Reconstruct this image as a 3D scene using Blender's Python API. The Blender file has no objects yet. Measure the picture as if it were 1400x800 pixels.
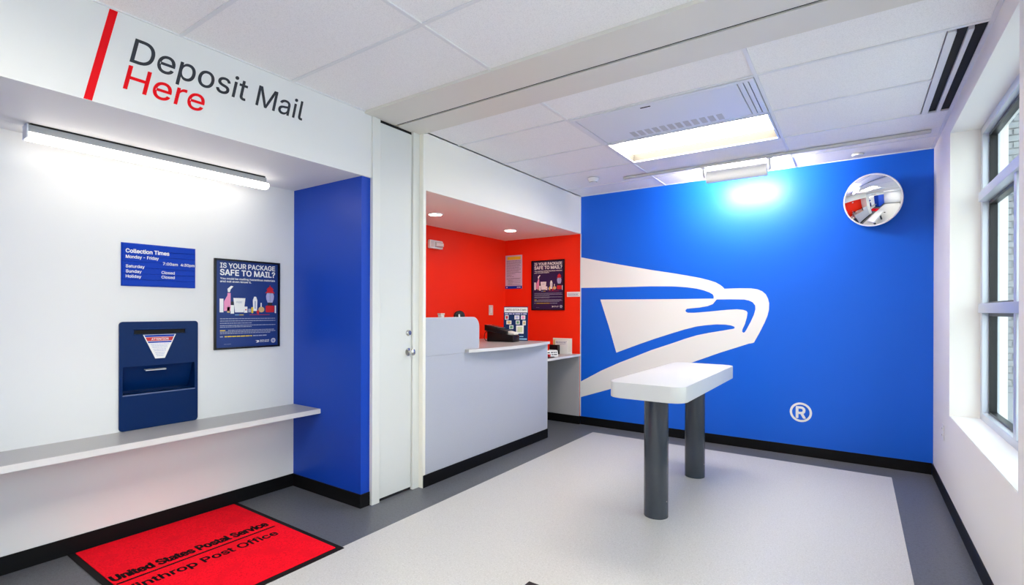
import bpy, bmesh, math, random, os
from mathutils import Vector, Matrix
from mathutils.geometry import delaunay_2d_cdt
random.seed(7)
sc = bpy.context.scene
COL = sc.collection

# ------------------------------------------------------------------ camera
H = 1.4
yaw, roll = 0.6, 0.0031
F = Vector((-math.sin(yaw), math.cos(yaw), 0)); R = Vector((math.cos(yaw), math.sin(yaw), 0)); U = Vector((0, 0, 1))
R2 = R*math.cos(roll) + U*math.sin(roll); U2 = -R*math.sin(roll) + U*math.cos(roll)
cd = bpy.data.cameras.new('camera'); cam = bpy.data.objects.new('camera', cd); COL.objects.link(cam)
m = Matrix((R2, U2, -F)).transposed().to_4x4(); m.translation = Vector((0, 0, H)); cam.matrix_world = m
cd.sensor_width = 36; cd.lens = 688.7/1400*36; cd.shift_y = 24.3/1400; cd.clip_start = 0.02
sc.camera = cam

# ------------------------------------------------------------------ world, exposure
w = bpy.data.worlds.new('world'); sc.world = w; w.use_nodes = True
nt = w.node_tree; nt.nodes.clear()
wo = nt.nodes.new('ShaderNodeOutputWorld'); bg = nt.nodes.new('ShaderNodeBackground')
# bright overcast: paler towards the horizon, the same all round
tcw = nt.nodes.new('ShaderNodeTexCoord'); sep = nt.nodes.new('ShaderNodeSeparateXYZ'); rmp = nt.nodes.new('ShaderNodeValToRGB')
nt.links.new(tcw.outputs['Generated'], sep.inputs[0]); nt.links.new(sep.outputs['Z'], rmp.inputs[0]); nt.links.new(rmp.outputs[0], bg.inputs[0])
rmp.color_ramp.elements[0].color = (1.0, 0.94, 0.86, 1); rmp.color_ramp.elements[1].color = (0.95, 0.93, 0.92, 1)
bg.inputs[1].default_value = 4.2
nt.links.new(bg.outputs[0], wo.inputs[0])
sc.view_settings.view_transform = 'Standard'; sc.view_settings.look = 'None'
sc.view_settings.exposure = 0.08; sc.view_settings.gamma = 1.0; sc.view_settings.use_curve_mapping = False
E_TROFFER, E_BATTEN, E_DOWN, E_WASH = 22.5, 6.8, 52.0, 225.0
sc.cycles.max_bounces = 10; sc.cycles.diffuse_bounces = 6; sc.cycles.glossy_bounces = 4
sc.cycles.transmission_bounces = 6; sc.cycles.transparent_max_bounces = 12

# ------------------------------------------------------------------ materials
def mat(name, rgb, rough=0.5, metal=0.0, spec=0.5, emit=None, bump=None, speck=None, coat=0.0):
    """rgb linear. bump=(scale, strength); speck=(scale, rgb2, lo, hi) flecks of another colour"""
    mt = bpy.data.materials.new(name); mt.use_nodes = True
    n = mt.node_tree; b = n.nodes['Principled BSDF']
    b.inputs['Base Color'].default_value = (*rgb, 1); b.inputs['Roughness'].default_value = rough
    b.inputs['Metallic'].default_value = metal; b.inputs['Specular IOR Level'].default_value = spec
    b.inputs['Coat Weight'].default_value = coat
    if emit: b.inputs['Emission Color'].default_value = (*emit[0], 1); b.inputs['Emission Strength'].default_value = emit[1]
    geo = n.nodes.new('ShaderNodeNewGeometry')
    if speck:
        last = None
        sp = speck if isinstance(speck, list) else [speck]
        col = (*rgb, 1)
        for s, c2, lo, hi in sp:
            t = n.nodes.new('ShaderNodeTexNoise'); t.inputs['Scale'].default_value = s; t.inputs['Detail'].default_value = 3
            n.links.new(geo.outputs['Position'], t.inputs['Vector'])
            r = n.nodes.new('ShaderNodeMapRange'); r.inputs[1].default_value = lo; r.inputs[2].default_value = hi
            n.links.new(t.outputs[0], r.inputs[0])
            mx = n.nodes.new('ShaderNodeMix'); mx.data_type = 'RGBA'
            n.links.new(r.outputs[0], mx.inputs[0]); mx.inputs[7].default_value = (*c2, 1)
            if last: n.links.new(last, mx.inputs[6])
            else: mx.inputs[6].default_value = col
            last = mx.outputs[2]
        n.links.new(last, b.inputs['Base Color'])
    if bump:
        t = n.nodes.new('ShaderNodeTexNoise'); t.inputs['Scale'].default_value = bump[0]; t.inputs['Detail'].default_value = 4
        n.links.new(geo.outputs['Position'], t.inputs['Vector'])
        bp = n.nodes.new('ShaderNodeBump'); bp.inputs['Strength'].default_value = bump[1]; bp.inputs['Distance'].default_value = 0.002
        n.links.new(t.outputs[0], bp.inputs['Height']); n.links.new(bp.outputs[0], b.inputs['Normal'])
    return mt
def srgb(r, g, b):
    f = lambda c: (c/255/12.92) if c/255 <= 0.04045 else ((c/255+0.055)/1.055)**2.4
    return (f(r), f(g), f(b))
M = {}
M['white'] = mat('white_paint', (0.74, 0.74, 0.74), 0.55, bump=(140, 0.08))
M['warm'] = mat('warm_white_paint', (0.87, 0.845, 0.76), 0.5, bump=(140, 0.08))
M['cream'] = mat('cream_beam_paint', (0.70, 0.675, 0.62), 0.5, bump=(120, 0.06))
M['door'] = mat('white_door_paint', (0.68, 0.69, 0.67), 0.4)
M['casing'] = mat('casing_paint', (0.71, 0.715, 0.69), 0.4)
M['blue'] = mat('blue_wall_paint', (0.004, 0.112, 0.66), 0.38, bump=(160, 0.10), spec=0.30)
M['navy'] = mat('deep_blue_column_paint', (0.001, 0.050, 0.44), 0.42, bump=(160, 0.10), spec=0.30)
M['red'] = mat('red_wall_paint', (0.92, 0.024, 0.004), 0.5, bump=(160, 0.08), spec=0.2)
M['black'] = mat('black_rubber_base', (0.003, 0.003, 0.004), 0.5, spec=0.18)
M['floor'] = mat('dark_grey_tile', (0.105, 0.11, 0.125), 0.42, speck=[(170, (0.16, 0.165, 0.18), 0.5, 0.72), (60, (0.085, 0.09, 0.10), 0.5, 0.7)], bump=(90, 0.05))
M['pale'] = mat('pale_speckled_vinyl', (0.555, 0.54, 0.515), 0.38, speck=[(150, (0.66, 0.645, 0.625), 0.5, 0.7), (90, (0.46, 0.445, 0.42), 0.55, 0.75)], bump=(90, 0.05))
M['tile'] = mat('mineral_fibre_tile', (0.88, 0.87, 0.87), 0.9, speck=(260, (0.76, 0.75, 0.755), 0.48, 0.66), bump=(240, 0.55))
M['grid'] = mat('ceiling_grid_metal', (0.74, 0.745, 0.765), 0.45)
M['lam'] = mat('pale_grey_laminate', (0.46, 0.475, 0.545), 0.42, speck=(320, (0.40, 0.415, 0.48), 0.5, 0.7))
M['lamtop'] = mat('grey_stone_laminate_top', (0.40, 0.39, 0.38), 0.35, speck=(260, (0.36, 0.35, 0.35), 0.5, 0.7))
M['lampanel'] = mat('taupe_grey_laminate', (0.42, 0.41, 0.43), 0.45, speck=(320, (0.37, 0.36, 0.38), 0.5, 0.7))
M['lamedge'] = mat('light_laminate_edge', (0.66, 0.65, 0.65), 0.4)
M['solid'] = mat('white_solid_surface', (0.62, 0.62, 0.615), 0.32)
M['post'] = mat('glossy_slate_enamel', (0.036, 0.045, 0.060), 0.18, spec=0.5, coat=0.15)
M['plastic'] = mat('white_plastic', (0.78, 0.78, 0.76), 0.35)
M['pinkplastic'] = mat('beige_plastic', (0.70, 0.58, 0.52), 0.4)
M['metalw'] = mat('white_enamelled_metal', (0.72, 0.74, 0.78), 0.35)
M['alu'] = mat('brushed_aluminium', (0.62, 0.65, 0.72), 0.38, metal=0.55)
M['chrome'] = mat('satin_nickel', (0.55, 0.54, 0.52), 0.22, metal=1.0)
M['mirror'] = mat('mirror_silver', (0.93, 0.93, 0.94), 0.02, metal=1.0)
M['rim'] = mat('mirror_rim_plastic', (0.70, 0.70, 0.74), 0.3)
M['gasket'] = mat('black_gasket', (0.004, 0.004, 0.006), 0.35)
M['dark'] = mat('matt_black', (0.004, 0.004, 0.004), 0.8)
M['blackpl'] = mat('black_plastic', (0.006, 0.004, 0.005), 0.28, spec=0.25)
M['boxblue'] = mat('navy_enamel', (0.0006, 0.018, 0.095), 0.30, spec=0.15)
M['signblue'] = mat('royal_blue_plastic', (0.001, 0.038, 0.40), 0.35, spec=0.15)
M['ink_grey'] = mat('charcoal_vinyl', (0.035, 0.038, 0.048), 0.5, spec=0.2)
M['ink_red'] = mat('red_vinyl', (0.78, 0.002, 0.008), 0.5, spec=0.15)
M['ink_white'] = mat('white_vinyl', (0.80, 0.78, 0.765), 0.5)
M['p_blue'] = mat('poster_blue', (0.018, 0.042, 0.19), 0.3, spec=0.2)
M['p_purple'] = mat('poster_purple', (0.030, 0.018, 0.075), 0.3, spec=0.2)
M['p_white'] = mat('print_white', (0.82, 0.81, 0.79), 0.4)
M['p_grey'] = mat('print_grey', (0.33, 0.36, 0.48), 0.4)
M['p_lilac'] = mat('print_lilac', (0.42, 0.42, 0.66), 0.4)
M['p_pink'] = mat('print_pink', (0.80, 0.28, 0.48), 0.4)
M['p_red'] = mat('print_red', (0.55, 0.012, 0.02), 0.4)
M['p_yellow'] = mat('print_yellow', (0.80, 0.55, 0.02), 0.4)
M['p_gold'] = mat('print_tan', (0.62, 0.42, 0.18), 0.4)
M['p_green'] = mat('print_green', (0.10, 0.30, 0.14), 0.4)
M['p_black'] = mat('print_black', (0.01, 0.01, 0.015), 0.4)
M['p_cyan'] = mat('print_light_blue', (0.25, 0.50, 0.70), 0.4)
M['paper'] = mat('paper', (0.76, 0.74, 0.68), 0.6)
M['lavpaper'] = mat('lavender_paper', (0.56, 0.52, 0.68), 0.6)
M['carpet'] = mat('red_carpet_pile', (0.95, 0.004, 0.018), 0.95, speck=[(120, (0.66, 0.003, 0.012), 0.45, 0.75), (9, (0.82, 0.004, 0.016), 0.5, 0.65)], bump=(200, 1.0), spec=0.1)
M['matrubber'] = mat('mat_rubber', (0.008, 0.007, 0.008), 0.7, spec=0.15)
M['matblack'] = mat('black_carpet_pile', (0.006, 0.002, 0.003), 0.95, bump=(200, 0.8), spec=0.1)
M['brownmat'] = mat('dark_brown_mat', (0.02, 0.012, 0.014), 0.9, bump=(200, 0.8))
M['brick'] = mat('pale_brick', (0.225, 0.23, 0.235), 0.85, bump=(60, 0.5), speck=(14, (0.19, 0.19, 0.20), 0.45, 0.65))
M['mortar'] = mat('mortar', (0.25, 0.26, 0.27), 0.9)
M['asphalt'] = mat('outdoor_paving', (0.55, 0.55, 0.54), 0.9, bump=(30, 0.4))
M['stonetrim'] = mat('pale_outdoor_trim', (0.50, 0.56, 0.62), 0.7)
M['L_troffer'] = mat('troffer_diffuser', (0.8, 0.8, 0.8), 0.6, emit=((1.0, 0.93, 0.81), E_TROFFER))
M['L_batten'] = mat('batten_diffuser', (0.8, 0.8, 0.8), 0.6, emit=((1.0, 0.935, 0.84), E_BATTEN))
M['L_down'] = mat('downlight_diffuser', (0.8, 0.8, 0.8), 0.6, emit=((1.0, 0.93, 0.86), E_DOWN))
M['L_wash'] = mat('wall_washer_lens', (0.8, 0.8, 0.8), 0.6, emit=((1.0, 0.90, 0.82), E_WASH))
# window glass: clear sheet with a faint blue tint, reflecting by angle
g = bpy.data.materials.new('window_glass'); g.use_nodes = True; n = g.node_tree; n.nodes.clear()
o_ = n.nodes.new('ShaderNodeOutputMaterial'); tr = n.nodes.new('ShaderNodeBsdfTransparent'); gl = n.nodes.new('ShaderNodeBsdfGlossy')
tr.inputs[0].default_value = (0.84, 0.95, 0.99, 1); gl.inputs['Roughness'].default_value = 0.01
lw = n.nodes.new('ShaderNodeLayerWeight'); lw.inputs[0].default_value = 0.5
pw = n.nodes.new('ShaderNodeMath'); pw.operation = 'POWER'; pw.inputs[1].default_value = 5
ml = n.nodes.new('ShaderNodeMath'); ml.operation = 'MULTIPLY_ADD'; ml.inputs[1].default_value = 0.5; ml.inputs[2].default_value = 0.03
mx = n.nodes.new('ShaderNodeMixShader')
n.links.new(lw.outputs['Facing'], pw.inputs[0]); n.links.new(pw.outputs[0], ml.inputs[0])
n.links.new(ml.outputs[0], mx.inputs[0]); n.links.new(tr.outputs[0], mx.inputs[1]); n.links.new(gl.outputs[0], mx.inputs[2]); n.links.new(mx.outputs[0], o_.inputs[0])
M['glass'] = g

# ------------------------------------------------------------------ helpers
def obj(name, bm, mt, parent=None, local=False, smooth=False, loc=None):
    """link bm as ONE mesh object; geometry is given in world coordinates unless local"""
    me = bpy.data.meshes.new(name); 
    if isinstance(bm, bpy.types.Mesh): me = bm
    else:
        bmesh.ops.recalc_face_normals(bm, faces=bm.faces[:])
        bm.to_mesh(me); bm.free()
    me.name = name
    me.materials.clear()
    for x in (mt if isinstance(mt, (list, tuple)) else [mt]): me.materials.append(x if not isinstance(x, str) else M[x])
    if smooth:
        for p in me.polygons: p.use_smooth = True
        me.set_sharp_from_angle(angle=math.radians(35))
    o = bpy.data.objects.new(name, me); COL.objects.link(o)
    if name in ('fine_print', 'yellow_print', 'subtitle_bars', 'print_lines', 'footer_print', 'footer_strip'): o['kind'] = 'stuff'
    if parent is not None:
        o.parent = parent
        if not local:
            L = Vector(parent.location); pp = parent.parent
            while pp is not None: L = L + Vector(pp.location); pp = pp.parent
            me.transform(Matrix.Translation(-L))
    elif loc is not None:
        if not local: me.transform(Matrix.Translation(-Vector(loc)))
        o.location = loc
    else:
        vs = [v.co for v in me.vertices]
        c = Vector(((min(v.x for v in vs)+max(v.x for v in vs))/2, (min(v.y for v in vs)+max(v.y for v in vs))/2, min(v.z for v in vs)))
        me.transform(Matrix.Translation(-c)); o.location = c
    return o
def tag(o, label, cat, group=None, kind=None):
    o['label'] = label; o['category'] = cat
    if group: o['group'] = group
    if kind: o['kind'] = kind
    return o
def thing(name, label, cat, loc, group=None, kind=None, rot=None):
    o = bpy.data.objects.new(name, None); COL.objects.link(o); o.location = loc
    o.empty_display_size = 0.1
    if rot: o.rotation_euler = rot
    return tag(o, label, cat, group, kind)
def structure(name, bm, mt, label, cat, **k):
    return tag(obj(name, bm, mt, **k), label, cat, kind='structure')
def B(*boxes, bevel=0.0, seg=2):
    bm = bmesh.new()
    for x0, x1, y0, y1, z0, z1 in boxes:
        vs = [bm.verts.new((x, y, z)) for x in (x0, x1) for y in (y0, y1) for z in (z0, z1)]
        for f in ((0,1,3,2), (4,6,7,5), (0,4,5,1), (2,3,7,6), (0,2,6,4), (1,5,7,3)): bm.faces.new([vs[i] for i in f])
    if bevel: bmesh.ops.bevel(bm, geom=bm.edges[:], offset=bevel, segments=seg, profile=0.5, affect='EDGES')
    return bm
def cyl(bm, p0, p1, r, r2=None, seg=24, cap=True):
    p0, p1 = Vector(p0), Vector(p1); d = p1-p0
    q = Vector((0, 0, 1)).rotation_difference(d.normalized()).to_matrix().to_4x4()
    mm = Matrix.Translation((p0+p1)/2) @ q
    bmesh.ops.create_cone(bm, cap_ends=cap, segments=seg, radius1=r, radius2=r if r2 is None else r2, depth=d.length, matrix=mm)
    return bm
def lathe(profile, origin, axis, seg=40):
    """profile [(r, h)] turned about axis through origin"""
    bm = bmesh.new(); q = Vector((0, 0, 1)).rotation_difference(Vector(axis).normalized()).to_matrix()
    rings = []
    for r, h in profile:
        if r < 1e-6: rings.append([bm.verts.new(Vector(origin) + q @ Vector((0, 0, h)))])
        else: rings.append([bm.verts.new(Vector(origin) + q @ Vector((r*math.cos(2*math.pi*i/seg), r*math.sin(2*math.pi*i/seg), h))) for i in range(seg)])
    for a, b in zip(rings, rings[1:]):
        for i in range(seg):
            j = (i+1) % seg
            if len(a) == 1 and len(b) == 1: continue
            if len(a) == 1: bm.faces.new((a[0], b[i], b[j]))
            elif len(b) == 1: bm.faces.new((a[i], b[0], a[j]))
            else: bm.faces.new((a[i], b[i], b[j], a[j]))
    return bm
def tube(pts, r, seg=10):
    bm = bmesh.new(); rings = []
    pts = [Vector(p) for p in pts]
    for i, p in enumerate(pts):
        d = (pts[min(i+1, len(pts)-1)] - pts[max(i-1, 0)]).normalized()
        a = d.orthogonal().normalized() if i == 0 else (a0 - d*a0.dot(d)).normalized()
        a0 = a; b = d.cross(a)
        rings.append([bm.verts.new(p + a*r*math.cos(2*math.pi*k/seg) + b*r*math.sin(2*math.pi*k/seg)) for k in range(seg)])
    for A, Bq in zip(rings, rings[1:]):
        for i in range(seg): bm.faces.new((A[i], A[(i+1) % seg], Bq[(i+1) % seg], Bq[i]))
    bm.faces.new(rings[0]); bm.faces.new(rings[-1])
    return bm
def frame_m(o, r, u):
    """matrix that carries (a, b, c) to o + a*r + b*u + c*(r x u)"""
    r, u = Vector(r).normalized(), Vector(u).normalized(); nn = r.cross(u)
    mm = Matrix((r, u, nn)).transposed().to_4x4(); mm.translation = Vector(o); return mm
FL = lambda o: frame_m(o, (0, 1, 0), (0, 0, 1))      # sheet on a left-hand wall, faces +x
FB = lambda o: frame_m(o, (1, 0, 0), (0, 0, 1))      # sheet on the far wall, faces -y
def curve_mesh(c):
    t = bpy.data.objects.new('tmp', c); COL.objects.link(t)
    dg = bpy.context.evaluated_depsgraph_get(); dg.update()
    me = bpy.data.meshes.new_from_object(t.evaluated_get(dg))
    bpy.data.objects.remove(t); bpy.data.curves.remove(c)
    return me
def flat(loops, mm, t=0.001, lift=0.0):
    """outline(s) with holes, filled, t thick, standing on the plane of mm"""
    c = bpy.data.curves.new('c', 'CURVE'); c.dimensions = '2D'; c.fill_mode = 'BOTH'; c.extrude = t/2
    for L in loops:
        s = c.splines.new('POLY'); s.points.add(len(L)-1); s.use_cyclic_u = True
        for p, (x, y) in zip(s.points, L): p.co = (x, y, 0, 1)
    me = curve_mesh(c); me.transform(mm @ Matrix.Translation((0, 0, t/2 + lift)))
    return me
def rr(x0, y0, x1, y1, r, n=6, corners=(1, 1, 1, 1)):
    out = []
    for (cx, cy, a0, on) in ((x1-r, y1-r, 0, corners[0]), (x0+r, y1-r, 90, corners[1]), (x0+r, y0+r, 180, corners[2]), (x1-r, y0+r, 270, corners[3])):
        if on:
            for k in range(n+1):
                a = math.radians(a0 + 90*k/n); out.append((cx + r*math.cos(a), cy + r*math.sin(a)))
        else:
            a = math.radians(a0+45); out.append((cx + r*math.copysign(1, math.cos(a)), cy + r*math.copysign(1, math.sin(a))))
    return out
try:
    FONT = bpy.data.fonts.load(os.path.join(bpy.utils.system_resource('DATAFILES'), 'fonts', 'Inter.woff2'))
except Exception:
    FONT = None
_REF = {}
def glyph_loops(st, res):
    """closed outlines of a string set in the face"""
    c = bpy.data.curves.new('t', 'FONT'); c.body = st; c.size = 1; c.resolution_u = res
    if FONT: c.font = FONT
    c.fill_mode = 'NONE'
    me = curve_mesh(c); nb = {}
    for e in me.edges:
        a, b = e.vertices; nb.setdefault(a, []).append(b); nb.setdefault(b, []).append(a)
    co = [(v.co.x, v.co.y) for v in me.vertices]; seen = set(); loops = []
    nxt = {e.vertices[0]: e.vertices[1] for e in me.edges}
    for v0 in range(len(co)):
        if v0 in seen or v0 not in nb: continue
        L = [v0]; seen.add(v0); prev, cur = None, v0
        while True:
            cand = [q for q in nb[cur] if q != prev and q not in seen]
            if not cand: break
            # keep the direction the outline was drawn in
            n_ = nxt[cur] if nxt.get(cur) in cand else cand[0]
            prev, cur = cur, n_; seen.add(cur); L.append(cur)
        if len(L) > 2: loops.append([co[i] for i in L])
    bpy.data.meshes.remove(me)
    return loops
def union_fill(loops, t):
    """fill outlines by the non-zero rule, overlaps united, and give the sheet a thickness"""
    pts, faces, sg = [], [], []
    for L in loops:
        ar = sum(L[i][0]*L[(i+1) % len(L)][1]-L[(i+1) % len(L)][0]*L[i][1] for i in range(len(L)))
        k = len(pts); pts += [Vector(p) for p in L]; idx = list(range(k, k+len(L)))
        if ar < 0: idx.reverse()
        faces.append(idx); sg.append(1 if ar > 0 else -1)
    V, E_, Fc, _, _, of = delaunay_2d_cdt(pts, [], faces, 0, 1e-6, True)
    bm = bmesh.new(); vs = [bm.verts.new((v.x, v.y, 0)) for v in V]
    for f, o in zip(Fc, of):
        if sum(sg[i] for i in o) != 0:
            try: bm.faces.new([vs[i] for i in f])
            except ValueError: pass
    for v in vs:
        if not v.link_faces: bm.verts.remove(v)
    if t > 0:
        r = bmesh.ops.extrude_face_region(bm, geom=bm.faces[:])
        for v in r['geom']:
            if isinstance(v, bmesh.types.BMVert): v.co.z += t
    return bm
def text(s, mm, x, y, cap, width=None, bold=0.0, shear=0.0, t=0.0006, lift=0.0, align='L', res=3, ring=6):
    """lettering with its baseline start at (x, y) of the sheet mm; cap = capital height, width = full width"""
    if 'H' not in _REF: _REF['H'] = max(p[1] for L in glyph_loops('H', 2) for p in L)
    loops = glyph_loops(s, res)
    xs = [p[0] for L in loops for p in L]; x0, x1 = min(xs), max(xs)
    sy = cap/_REF['H']; sx = sy if width is None else width/(x1-x0); wd = (x1-x0)*sx
    xo = x if align == 'L' else (x - wd/2 if align == 'C' else x - wd)
    K = [[((px-x0)*sx, py*sy) for px, py in L] for L in loops]
    if bold > 0:                                       # heavier stroke: the outline united with itself moved round a small circle
        d = bold*cap; base_ = K; K = list(base_)
        for k in range(ring):
            a = 2*math.pi*k/ring + 0.3
            K += [[(px+d*math.cos(a), py+d*math.sin(a)) for px, py in L] for L in base_]
    K = [[(px*100, py*100) for px, py in L] for L in K]
    bm = union_fill(K, t*100)
    for v in bm.verts:
        v.co *= 0.01; v.co.x += xo + shear*v.co.y; v.co.y += y
    bm.transform(mm @ Matrix.Translation((0, 0, lift)))
    return bm
def join(*bms):
    out = bmesh.new()
    for b in bms:
        if isinstance(b, bpy.types.Mesh): out.from_mesh(b); bpy.data.meshes.remove(b)
        else:
            me = bpy.data.meshes.new('j'); b.to_mesh(me); b.free(); out.from_mesh(me); bpy.data.meshes.remove(me)
    return out
def rects(L, mm, t=0.0005, lift=0.0):
    bm = bmesh.new()
    for x0, y0, x1, y1 in L:
        vs = [bm.verts.new((x, y, z)) for x in (x0, x1) for y in (y0, y1) for z in (0, t)]
        for f in ((0,1,3,2), (4,6,7,5), (0,4,5,1), (2,3,7,6), (0,2,6,4), (1,5,7,3)): bm.faces.new([vs[i] for i in f])
    bm.transform(mm @ Matrix.Translation((0, 0, lift)))
    return bm
def words(x0, x1, y, h, rnd, full=1.0):
    """a line of small print too fine to read: one bar per word"""
    L = []; x = x0; end = x0 + (x1-x0)*full
    while x < end - h:
        wd = min(rnd.uniform(1.2, 4.5)*h, end-x); L.append((x, y, x+wd, y+h)); x += wd + 0.55*h
    return L

# ------------------------------------------------------------------ room dimensions
XA, XL, XN, XR = -3.70, -2.87, -2.81, 0.545        # alcove back, left wall, niche wall, right wall
YA, YC, YD, YN, YB, YF = 2.33, 2.407, 2.869, 2.900, 5.61, -2.2
ZC, ZS = 2.80, 2.345
XK = -3.95                                          # red niche back wall

# ---- floor
fl = structure('floor', B((-4.2, 0.75, YF-0.1, YB+0.1, -0.1, 0.0)), 'floor', 'dark grey speckled tile floor of the lobby', 'floor', loc=(0, 0, 0))
obj('pale_floor_field', B((-2.50, 0.247, -1.6, 5.31, -0.02, 0.0012)), 'pale', fl)
# ---- ceiling: slab, lay-in tiles and grid bars one by one
ce = structure('ceiling', B((-2.95, XR+0.1, YF-0.1, YB+0.1, ZC+0.12, ZC+0.2)), 'white', 'suspended ceiling of white lay-in tiles over the lobby', 'ceiling', loc=(0, 0, ZC))
xs_ = [XL, -1.767, -0.50, XR]
yn = [YF, -1.31, -0.69, -0.07, 0.55, 1.17, 1.79, 2.36]
yf = [2.88, 3.29, 3.95, 4.60, 5.225, YB]
for ys in (yn, yf):
    for j in range(len(ys)-1):
        for i in range(3):
            if (i, ys[j]) in ((1, 3.29), (1, 3.95), (1, -0.07), (1, -1.31)): continue
            x1 = xs_[i+1]; x0 = xs_[i] if i or ys is yn else XN
            if i == 2 and ys is yf and ys[j] in (3.29, 3.95): x1 = 0.375
            obj('ceiling_tile', B((x0+0.006, x1-0.006, ys[j]+0.006, ys[j+1]-0.006, ZC+0.006, ZC+0.022)), 'tile', ce)
gw = 0.010
for ys, a, b in ((yn, YF, 2.36), (yf, 2.88, YB)):
    for y in ys:
        y0, y1 = max(y-gw, a), min(y+gw, b)
        obj('grid_bar', B((XL if ys is yn else XN, 0.374 if y == 3.95 else XR, y0, y1, ZC, ZC+0.010)), 'grid', ce)
    for x in xs_:
        x0 = x-gw if x > -2.8 else (XL if ys is yn else XN); x1 = x+gw if x < XR else XR
        if x >= XR: x0 = XR-0.02
        obj('grid_bar', B((x0, x1, a, b, ZC-0.0006, ZC+0.009)), 'grid', ce)
# wall angle and blank beside the slot diffuser
obj('edge_blank', B((0.375, 0.405, 3.32, 4.60, ZC-0.001, ZC+0.02)), 'grid', ce)
# ---- partition beam with its track slot
structure('trim_1', join(B((XL, XR, 2.345, 2.624, ZC-0.014, ZC+0.12), bevel=0.002), B((XL, XR, 2.649, 2.885, ZC-0.014, ZC+0.12), bevel=0.002), B((XL, XR, 2.60, 2.67, ZC+0.03, ZC+0.118))),
          'cream', 'cream beam across the ceiling with a dark track slot', 'beam')
obj_slot = structure('trim_2', B((XL+0.01, XR-0.01, 2.6245, 2.6485, ZC-0.004, ZC+0.028)), 'dark', 'thin dark track slot in the cream ceiling beam', 'track')

# ---- left wall: header over the alcove, blue end walls, alcove box
structure('wall_left', B((XL-0.10, XL, YF, YC, ZS, ZC+0.12), (XA-0.1, XL-0.10, YF, YC, ZS, ZS+0.08)), 'white', 'white header wall over the deposit alcove', 'wall')
hy0, hy1, hz0, hz1 = 1.190, 1.602, 0.867, 1.048       # hopper hole
structure('wall_alcove', B((XA-0.1, XA, 0.2, hy0, 0, ZS), (XA-0.1, XA, hy1, YA, 0, ZS), (XA-0.1, XA, hy0, hy1, 0, hz0), (XA-0.1, XA, hy0, hy1, hz1, ZS)),
          'white', 'white back wall of the deposit alcove', 'wall')
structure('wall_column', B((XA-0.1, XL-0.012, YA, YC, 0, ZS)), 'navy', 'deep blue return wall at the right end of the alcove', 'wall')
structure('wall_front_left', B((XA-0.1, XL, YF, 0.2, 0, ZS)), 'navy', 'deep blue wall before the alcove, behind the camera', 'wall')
# ---- closet behind the narrow door, wall over the service niche
structure('wall_closet', B((-3.6, XL-0.06, YC+0.005, YD, 0, ZC+0.1)), 'warm', 'white wall behind the narrow folding partition door', 'wall')
structure('wall_niche_header', B((XN-0.1, XN, YN, YB, ZS, ZC+0.12), (XK, XN-0.1, YN, YB, ZS, ZS+0.06)),
          'warm', 'warm white wall and soffit over the red service niche', 'wall')
structure('wall_niche_left', B((XN-0.1, XN, YD, YN, 0, ZC+0.12), (XK, XN-0.1, YD, YN, 0, ZS+0.06)), 'warm', 'narrow warm white wall strip left of the service counter', 'wall')
structure('wall_niche_back', B((XK-0.1, XK, YD, YB+0.1, 0, ZS)), 'red', 'red back wall of the service niche', 'wall')
structure('wall_niche_side', B((XK, XN-0.004, YB, YB+0.1, 0, ZS)), 'red', 'red side wall of the service niche beside the blue wall', 'wall')
structure('trim_3', B((XN-0.006, XN+0.006, YB-0.006, YB-0.0005, 0.10, ZS)), 'lamedge', 'thin pale corner bead between red wall and blue wall', 'trim')
structure('wall_far', B((XN-0.004, XR+0.1, YB, YB+0.1, 0, ZC+0.12), (XK, XN-0.004, YB, YB+0.1, ZS+0.06, ZC+0.12)), 'blue', 'bright blue far wall with the white eagle mural', 'wall')
structure('wall_near', B((XA-0.1, XR+0.1, YF-0.1, YF, 0, ZC+0.12)), 'white', 'white wall behind the camera', 'wall')
# ---- right wall with the window opening
WY0, WY1, WZ0, WZ1, XW = 2.86, 4.705, 0.658, 2.665, 0.706
V0, V1 = -1.75, 2.15                                  # added window, out of view, put in to light the near room
structure('wall_right', B((XR, XR+0.30, YF, V0, 0, ZC+0.12), (XR, XR+0.30, V1, WY0, 0, ZC+0.12), (XR, XR+0.30, V0, V1, 0, WZ0), (XR, XR+0.30, V0, V1, WZ1, ZC+0.12), (XR, XR+0.30, WY1, YB, 0, ZC+0.12), (XR, XR+0.30, WY0, WY1, 0, WZ0), (XR, XR+0.30, WY0, WY1, WZ1, ZC+0.12)),
          mat('window_wall_paint', (0.86, 0.83, 0.79), 0.55, bump=(140, 0.08)), 'white right wall with a deep window opening', 'wall')
# ---- baseboards
bb = 0.098
def base(nm, boxes, lab): structure(nm, B(*boxes, bevel=0.002, seg=1), 'black', lab, 'baseboard')
base('baseboard_alcove', [(XA, XA+0.008, 0.2, YA, 0, bb)], 'black rubber baseboard along the white alcove back wall')
base('baseboard_column', [(XA+0.008, XL-0.004, YA-0.008, YA, 0, bb), (XL-0.012, XL-0.004, YA, YC-0.001, 0, bb)], 'black rubber baseboard round the deep blue column')
base('baseboard_front_left', [(XA+0.01, XL+0.008, 0.2, 0.208, 0, bb), (XL, XL+0.008, YF, 0.2, 0, bb)], 'black rubber baseboard on the blue wall before the alcove')
base('baseboard_far', [(XN, XR-0.009, YB-0.008, YB, 0, bb)], 'black rubber baseboard along the bright blue far wall')
base('baseboard_right', [(XR-0.008, XR, YF, YB-0.009, 0, bb)], 'black rubber baseboard along the white window wall')

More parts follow.
